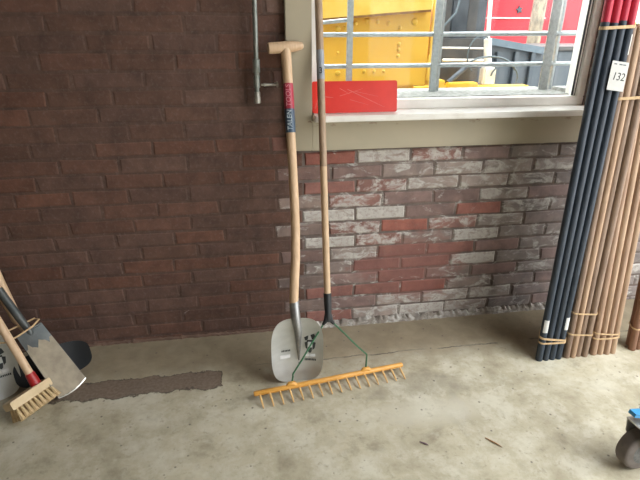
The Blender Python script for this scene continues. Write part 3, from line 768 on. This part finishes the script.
# twine around spade and broom
bm = bmesh.new(); P0 = [(-.960, -.272, .235), (-.925, -.290, .236), (-.894, -.290, .235), (-.862, -.262, .240), (-.828, -.215, .248), (-.815, -.180, .256), (-.835, -.170, .256), (-.90, -.205, .240), (-.95, -.25, .236)]
tube(bm, P0 + [P0[0]], .0035, 6); tag(autosmooth(link('twine_loop', bm, M['twine'])), 'tan twine looped around the broom handle and the top of the spade', 'twine')

# ------------------------------------------------------------------ trolley caster
ca = tag(empty('caster_wheel', (1.115, -.945, 0)), 'grey rubber caster wheel with steel fork and blue brake lever at the lower right edge', 'wheel')
wa = V((.10, -.995, 0)).normalized(); wc = V((1.156, -.922, .0745)); tr = V((.995, .10, 0))
bm = bmesh.new(); lathe(bm, wc - wa*.023, wa, [(0, .050), (.0015, .064), (.004, .0715), (.008, .074), (.038, .074), (.042, .0715), (.0445, .064), (.046, .050)], 40); part('tyre', bm, M['tyre'], ca)
bm = bmesh.new(); lathe(bm, wc - wa*.0245, wa, [(0, .034), (.003, .057), (.046, .057), (.049, .034)], 28); part('hub', bm, M['hub'], ca)
bm = bmesh.new(); lathe(bm, wc - wa*.036, wa, [(0, .007), (.002, .010), (.070, .010), (.072, .007)], 12); part('axle', bm, M['zinc'], ca)
up = V((0, 0, 1))
for s_ in (-1, 1):
    bm = bmesh.new(); prism(bm, [(-.048, .100), (.075, .100), (.070, .050), (.030, -.014), (.004, -.014), (-.040, .050)], (wc + wa*(s_*.030 - .0015), tr, up, wa), .003); part('fork_side', bm, M['zinc'], ca, False)
bm = bmesh.new(); prism(bm, [(-.050, -.0315), (.080, -.0315), (.080, .0315), (-.050, .0315)], (wc + up*.098, tr, wa, up), .004); part('fork_crown', bm, M['zinc'], ca, False)
bm = bmesh.new(); lathe(bm, wc + up*.102 + tr*.035, up, [(0, .026), (.018, .026), (.020, .018)], 20); part('swivel', bm, M['hub'], ca)
bm = bmesh.new(); prism(bm, rrect(.10, .085, .006, 3), (wc + up*.122 + tr*.045, tr, wa, up), .005); part('top_plate', bm, M['zinc'], ca, False)
le = wc + up*.128 - tr*.045 - wa*.01
bm = bmesh.new(); prism(bm, [(-.020, -.012), (.040, -.016), (.040, .016), (-.020, .012)], (le, (tr + up*-.25).normalized(), wa, (up + tr*.25).normalized()), .012); part('brake_lever', bm, M['blue'], ca, False)
# twig and crumbs on the floor
def twig(x, y, a, L_, nm='twig', lab='', m='twig'):
    bm = bmesh.new(); dx, dy = math.cos(a)*L_/2, math.sin(a)*L_/2
    tube(bm, [(x-dx, y-dy, .003), (x, y, .0045), (x+dx*.5, y+dy*.5+.002, .004), (x+dx, y+dy, .003)], [.0018, .0026, .0022, .001], 6)
    tag(autosmooth(link(nm, bm, M[m])), lab, 'twig')
twig(.755, -.775, math.radians(-52), .058, 'twig', 'small orange-brown twig lying on the concrete, lower right of the rake')
twig(.525, -.745, math.radians(-40), .030, 'twig', 'tiny dark splinter on the concrete, left of the twig', 'bark_dark')

# ------------------------------------------------------------------ outside the window
gr = tag(empty('security_grille', (.9, .31, 1.0)), 'galvanised grille of upright bars and rails just outside the window', 'grille')
for x, w, dp in ((.462, .026, .012), (.848, .030, .012), (1.389, .042, .010), (.05, .03, .012)):
    bm = bmesh.new(); box(bm, (x - w/2, .300, 1.0), (x + w/2, .300 + dp, 2.3), .002); part('upright', bm, M['galv'], gr, False)
for x, w in ((.876, .012), (1.435, .014)):
    bm = bmesh.new(); box(bm, (x - w/2, .314, 1.0), (x + w/2, .332, 2.3), .001); part('thin_upright', bm, M['galv'], gr, False)
for z, dx in ((1.113, .004), (1.240, .006), (1.40, .006), (1.56, 0), (1.72, 0)):
    bm = bmesh.new(); tube(bm, [(0, .322, z), (1.75, .322, z + dx)], .0095, 10); part('rail', bm, M['galv'], gr)
bm = bmesh.new(); tube(bm, [(.15, .325, 1.270), (.45, .325, 1.298)], .008, 10); part('short_rail', bm, M['galv'], gr)

YB = 1.10
mc = tag(empty('construction_machine', (.8, 1.3, 0)), 'yellow construction machine with bolted plate and grey mast outside the window', 'machine')
bm = bmesh.new(); box(bm, (-.35, YB, .945), (1.108, YB + .05, 1.375), .004); part('bolted_plate', bm, M['yellow'], mc, False)
bm = bmesh.new(); prism(bm, [(-.35, 1.28), (.45, 1.315), (1.09, 1.365), (1.09, 1.46), (.45, 1.42), (-.35, 1.40)], (V((0, YB - .05, 0)), V((1, 0, 0)), V((0, 0, 1)), V((0, 1, 0))), .10); part('top_beam', bm, M['yellow_pale'], mc, False)
bm = bmesh.new(); prism(bm, [(-.35, 1.268), (.45, 1.303), (1.09, 1.353), (1.09, 1.366), (.45, 1.316), (-.35, 1.281)], (V((0, YB - .045, 0)), V((1, 0, 0)), V((0, 0, 1)), V((0, 1, 0))), .09); part('beam_flange', bm, M['rust'], mc, False)
bolts = [(.60, 1.265, .014), (.55, 1.238, .010), (.66, 1.290, .012), (.725, 1.305, .012), (.79, 1.300, .012), (.855, 1.292, .012), (.925, 1.268, .012), (1.01, 1.300, .019), (.555, 1.262, .018),
         (.93, 1.225, .010), (.925, 1.18, .013), (.925, 1.15, .012), (.925, 1.115, .012), (.56, 1.135, .008), (.56, 1.02, .016), (.72, 1.03, .012), (.78, 1.03, .012), (.84, 1.03, .010)]
for x, z, r_ in bolts:
    bm = bmesh.new(); lathe(bm, (x, YB + .002, z), (0, -1, 0), [(0, r_), (.004, r_), (.012, r_*.8), (.015, r_*.4)], 12); part('bolt', bm, M['bolt_y'], mc)
bm = bmesh.new(); box(bm, (-.30, YB + .05, .45), (1.05, 2.0, 1.30), .01); part('counterweight', bm, M['yellow'], mc, False)
bm = bmesh.new(); box(bm, (1.108, YB - .01, .97), (1.135, YB + .06, 1.12), .004); box(bm, (1.118, YB, .945), (1.140, YB + .07, 1.5), .004); part('plate_bracket', bm, M['yellow_pale'], mc, False)
# dark mast behind
bm = bmesh.new()
for x0, x1, y0, z0, z1, mi in ((1.22, 1.30, 1.62, .75, 2.2, 0), (1.37, 1.42, 1.55, .75, 2.2, 1), (1.44, 1.56, 1.60, .75, 2.2, 0), (1.58, 1.66, 1.66, .75, 2.2, 1), (1.20, 1.75, 1.72, .70, 2.2, 0)):
    box(bm, (x0, y0, z0), (x1, y0 + .12, z1), .006, mi)
part('mast', bm, [M['iron'], M['iron_b']], mc, False)
bm = bmesh.new(); box(bm, (1.28, 1.50, 1.06), (1.66, 1.60, 1.20), .01); box(bm, (1.28, 1.48, .93), (1.62, 1.56, 1.02), .006); part('gearbox', bm, M['iron_b'], mc, False)
bm = bmesh.new(); tube(bm, [(1.33, 1.47, 1.17), (1.33, 1.46, 1.145), (1.63, 1.46, 1.14)], .007, 8); tube(bm, [(1.34, 1.44, 1.068), (1.63, 1.44, 1.064)], .010, 8); part('grab_rail', bm, M['chrome'], mc)
cyl = bmesh.new(); tube(cyl, [(1.665, 1.46, 2.1), (1.640, 1.46, 1.44), (1.655, 1.46, 1.19)], .013, 12); tube(cyl, [(1.655, 1.46, 1.20), (1.675, 1.46, 1.05)], .026, 12); part('hydraulic_cylinder', cyl, M['chrome'], mc)
bm = bmesh.new(); box(bm, (1.64, 1.42, .90), (1.73, 1.50, 1.02), .01); part('cylinder_mount', bm, M['chrome'], mc, False)
def arc(c, r1, r2, a0, a1, n_=14, tilt=0): return [(c[0] + r1*math.cos(math.radians(a0 + (a1-a0)*i/n_)), c[1] + tilt*i/n_, c[2] + r2*math.sin(math.radians(a0 + (a1-a0)*i/n_))) for i in range(n_+1)]
for pth, r_ in ((arc((1.66, 1.40, .98), .20, .11, 175, 10), .006), (arc((1.60, 1.43, 1.10), .09, .12, 60, 240), .005), ([(1.46, 1.5, 1.5), (1.42, 1.48, 1.36), (1.34, 1.47, 1.28), (1.33, 1.46, 1.16), (1.30, 1.45, 1.05)], .007), (arc((1.78, 1.40, .95), .10, .09, 170, -20), .006)):
    bm = bmesh.new(); tube(bm, pth, r_, 8); part('hose', bm, M['hose'], mc)
bm = bmesh.new(); box(bm, (1.13, 1.35, .865), (1.95, 1.45, .905), .006); box(bm, (1.35, 1.30, .90), (1.55, 1.38, .935), .006); box(bm, (1.25, 1.28, .86), (1.31, 1.5, .955), .006); box(bm, (1.58, 1.26, .875), (1.90, 1.33, .905), .006); part('lower_frame', bm, M['yellow'], mc, False)
bm = bmesh.new(); tube(bm, [(1.36, 1.36, .93), (1.50, 1.40, 1.03)], .018, 10); box(bm, (1.20, 1.38, .82), (1.80, 1.5, .865)); part('ram', bm, M['iron'], mc)
bm = bmesh.new()
for x in (-.2, .95): box(bm, (x, 1.15, 0), (x + .35, 2.6, .45), .06)
box(bm, (-.3, 1.2, .40), (1.9, 2.0, .82), .01); part('track', bm, M['iron'], mc, False)

sk_ = tag(empty('skip_bin', (2.5, 2.5, 0)), 'slate blue waste skip with raised rim standing behind the machine outside', 'skip')
bm = bmesh.new(); o1 = V((2.02, 2.25, 0)); e1 = V((.60, .10, 0)).normalized(); 
prism(bm, [(0, 0), (0, 1.165), (.60, 1.075), (.60, 0)], (o1, e1, V((0, 0, 1)), V((-e1.y, e1.x, 0))), 1.2)
part('body', bm, M['bin'], sk_, False)
bm = bmesh.new(); prism(bm, [(-.04, 1.150), (-.04, 1.205), (.63, 1.108), (.63, 1.053)], (o1 - V((0, .04, 0)), e1, V((0, 0, 1)), V((-e1.y, e1.x, 0))), 1.3); part('rim', bm, M['bin_rim'], sk_, False)
bm = bmesh.new(); 
for x in (.12, .30, .47): box(bm, (2.02 + x, 2.215 + x*.17, .1), (2.06 + x, 2.26 + x*.17, 1.08), .004)
part('rib', bm, M['bin'], sk_, False)
sk2 = tag(empty('low_container', (3.0, 2.7, 0)), 'dark grey low container to the right of the slate skip outside', 'container')
bm = bmesh.new(); box(bm, (2.68, 2.55, 0), (3.65, 3.5, 1.075), .01); part('body', bm, M['bin'], sk2, False)
bm = bmesh.new(); box(bm, (2.66, 2.53, 1.075), (3.67, 3.52, 1.11), .008); part('rim', bm, M['iron_b'], sk2, False)

vn = tag(empty('red_container', (4.2, 4.6, 0)), 'bright red site container standing behind the tree outside', 'container')
bm = bmesh.new(); box(bm, (2.4, 4.4, .35), (4.45, 6.4, 2.5), .02); part('body', bm, M['van_red'], vn, False)
bm = bmesh.new(); box(bm, (2.4, 4.385, 1.372), (3.84, 4.40, 1.388)); box(bm, (2.4, 4.385, 1.22), (4.4, 4.40, 1.235)); part('stripe', bm, M['van_pink'], vn, False)
bm = bmesh.new()
for a in range(5): prism(bm, [(0, .0), (.022*math.cos(a*1.2566), .022*math.sin(a*1.2566)), (.05*math.cos(a*1.2566+.5), .05*math.sin(a*1.2566+.5)), (.022*math.cos(a*1.2566+1.2566), .022*math.sin(a*1.2566+1.2566))], (V((3.47, 4.385, 1.475)), V((1, 0, 0)), V((0, 0, 1)), V((0, 1, 0))), .012)
part('emblem', bm, M['iron'], vn, False)
for x in (2.7, 4.1):
    bm = bmesh.new(); lathe(bm, (x, 4.42, .36), (0, 1, 0), [(0, .30), (.02, .36), (.22, .36), (.24, .30)], 24); part('wheel', bm, M['tyre'], vn)
def tree(nm, x, y, z, r_, h, m, lab):
    bm = bmesh.new(); tube(bm, [(x, y, z), (x + .01, y, z + .25), (x - .02, y, z + .9), (x + .02, y, z + h)], [r_*1.25, r_*1.03, r_, r_*.85], 14)
    rt = tag(empty(nm, (x, y, z)), lab, 'tree'); part('trunk', bm, m, rt)
    rnd = random.Random(3); bm = bmesh.new()
    for i in range(5):
        a = rnd.uniform(0, 6.28); tube(bm, [(x, y, z + h - .1*i), (x + math.cos(a)*.5, y + math.sin(a)*.5, z + h + .5), (x + math.cos(a)*1.1, y + math.sin(a)*1.1, z + h + 1.1)], [r_*.5, r_*.3, r_*.12], 8)
    part('branch', bm, m, rt)
tree('tree', 3.42, 3.85, -.06, .078, 3.2, M['bark'], 'tree with pale rough bark in front of the red container')
tree('tree', 7.86, 9.6, 1.30, .11, 3.4, M['bark_dark'], 'distant thin purplish tree trunk on the raised grass verge')
bm = bmesh.new(); rnd = random.Random(5)
cx, cy = 8.0, 9.6
for i in range(500):
    a = rnd.uniform(0, 6.28); rr = math.sqrt(rnd.random()); x = cx + 1.3*rr*math.cos(a); y = cy + .9*rr*math.sin(a)
    h = rnd.uniform(.06, .14)*(1.2 - rr*.5); b_ = rnd.uniform(0, 6.28); w = .02
    z = 1.305 + .16*(1 - rr*rr)
    va = [bm.verts.new(p) for p in ((x - w*math.cos(b_), y - w*math.sin(b_), z), (x + w*math.cos(b_), y + w*math.sin(b_), z), (x + rnd.uniform(-.03, .03), y + rnd.uniform(-.03, .03), z + h))]
    bm.faces.new(va)
g_ = [[bm.verts.new((cx + 1.35*k/6*math.cos(2*PI*i/24), cy + .95*k/6*math.sin(2*PI*i/24), 1.30 + .17*(1 - (k/6)**2))) for i in range(24)] for k in range(1, 7)]
for a, b in zip(g_, g_[1:]):
    for i in range(24): bm.faces.new((a[i], a[(i+1) % 24], b[(i+1) % 24], b[i]))
bm.faces.new(g_[0])
tag(link('grass_patch', bm, M['grass']), 'yellow-green patch of grass around the distant tree', 'grass', kind='stuff')
gw = tag(empty('garden_wall', (12, 15, 1.3)), 'pale pink masonry wall far behind the grass', 'wall')
bm = bmesh.new(); box(bm, (4, 15, 1.25), (24, 15.3, 3.2)); part('masonry', bm, M['pink_brick'], gw, False)
bm = bmesh.new(); box(bm, (3.95, 14.95, 3.2), (24.05, 15.35, 3.32), .02); part('coping', bm, M['paving'], gw, False)
# ground: yard, ramp and street
bm = bmesh.new()
pr_ = [(-40, -.16), (.25, -.16), (.25, -.06), (6.0, -.06), (8.0, 1.30), (45, 1.30)]
a = [bm.verts.new((-40, y, z)) for y, z in pr_]; b = [bm.verts.new((45, y, z)) for y, z in pr_]
for i in range(len(pr_)-1): bm.faces.new((a[i], a[i+1], b[i+1], b[i]))
tag(link('ground', bm, M['paving']), kind='structure')

# ------------------------------------------------------------------ light, camera
w = bpy.data.worlds.new('overcast'); scene.world = w; w.use_nodes = True
nt = w.node_tree; bg = nt.nodes['Background']
# overcast sky: brighter overhead than at the horizon
tc = nt.nodes.new('ShaderNodeTexCoord'); sx = nt.nodes.new('ShaderNodeSeparateXYZ'); nt.links.new(tc.outputs['Generated'], sx.inputs[0])
nt.links.new(mrange(nt, sx.outputs[2], 0, 1, SKY[0], SKY[1]), bg.inputs['Strength'])
bg.inputs['Color'].default_value = (.95, .98, 1.0, 1)

cam = bpy.data.cameras.new('camera'); cam.sensor_width = 36; cam.lens = 488.349*36/640; cam.clip_start = .02
co = bpy.data.objects.new('camera', cam); col.objects.link(co)
r_, u_, f_ = V((.988719, -.149781, .000686)), V((.059158, .394701, .916903)), V((.137606, .906519, -.399109))
mw = Matrix((( r_.x, u_.x, -f_.x, 0), (r_.y, u_.y, -f_.y, -1.897125), (r_.z, u_.z, -f_.z, 1.269938), (0, 0, 0, 1)))
co.matrix_world = mw; scene.camera = co
vs = scene.view_settings; vs.view_transform = 'Standard'; vs.look = 'None'; vs.gamma = 1; vs.use_curve_mapping = False
vs.exposure = 2.45
scene.cycles.max_bounces = 8; scene.cycles.diffuse_bounces = 5; scene.cycles.transparent_max_bounces = 12
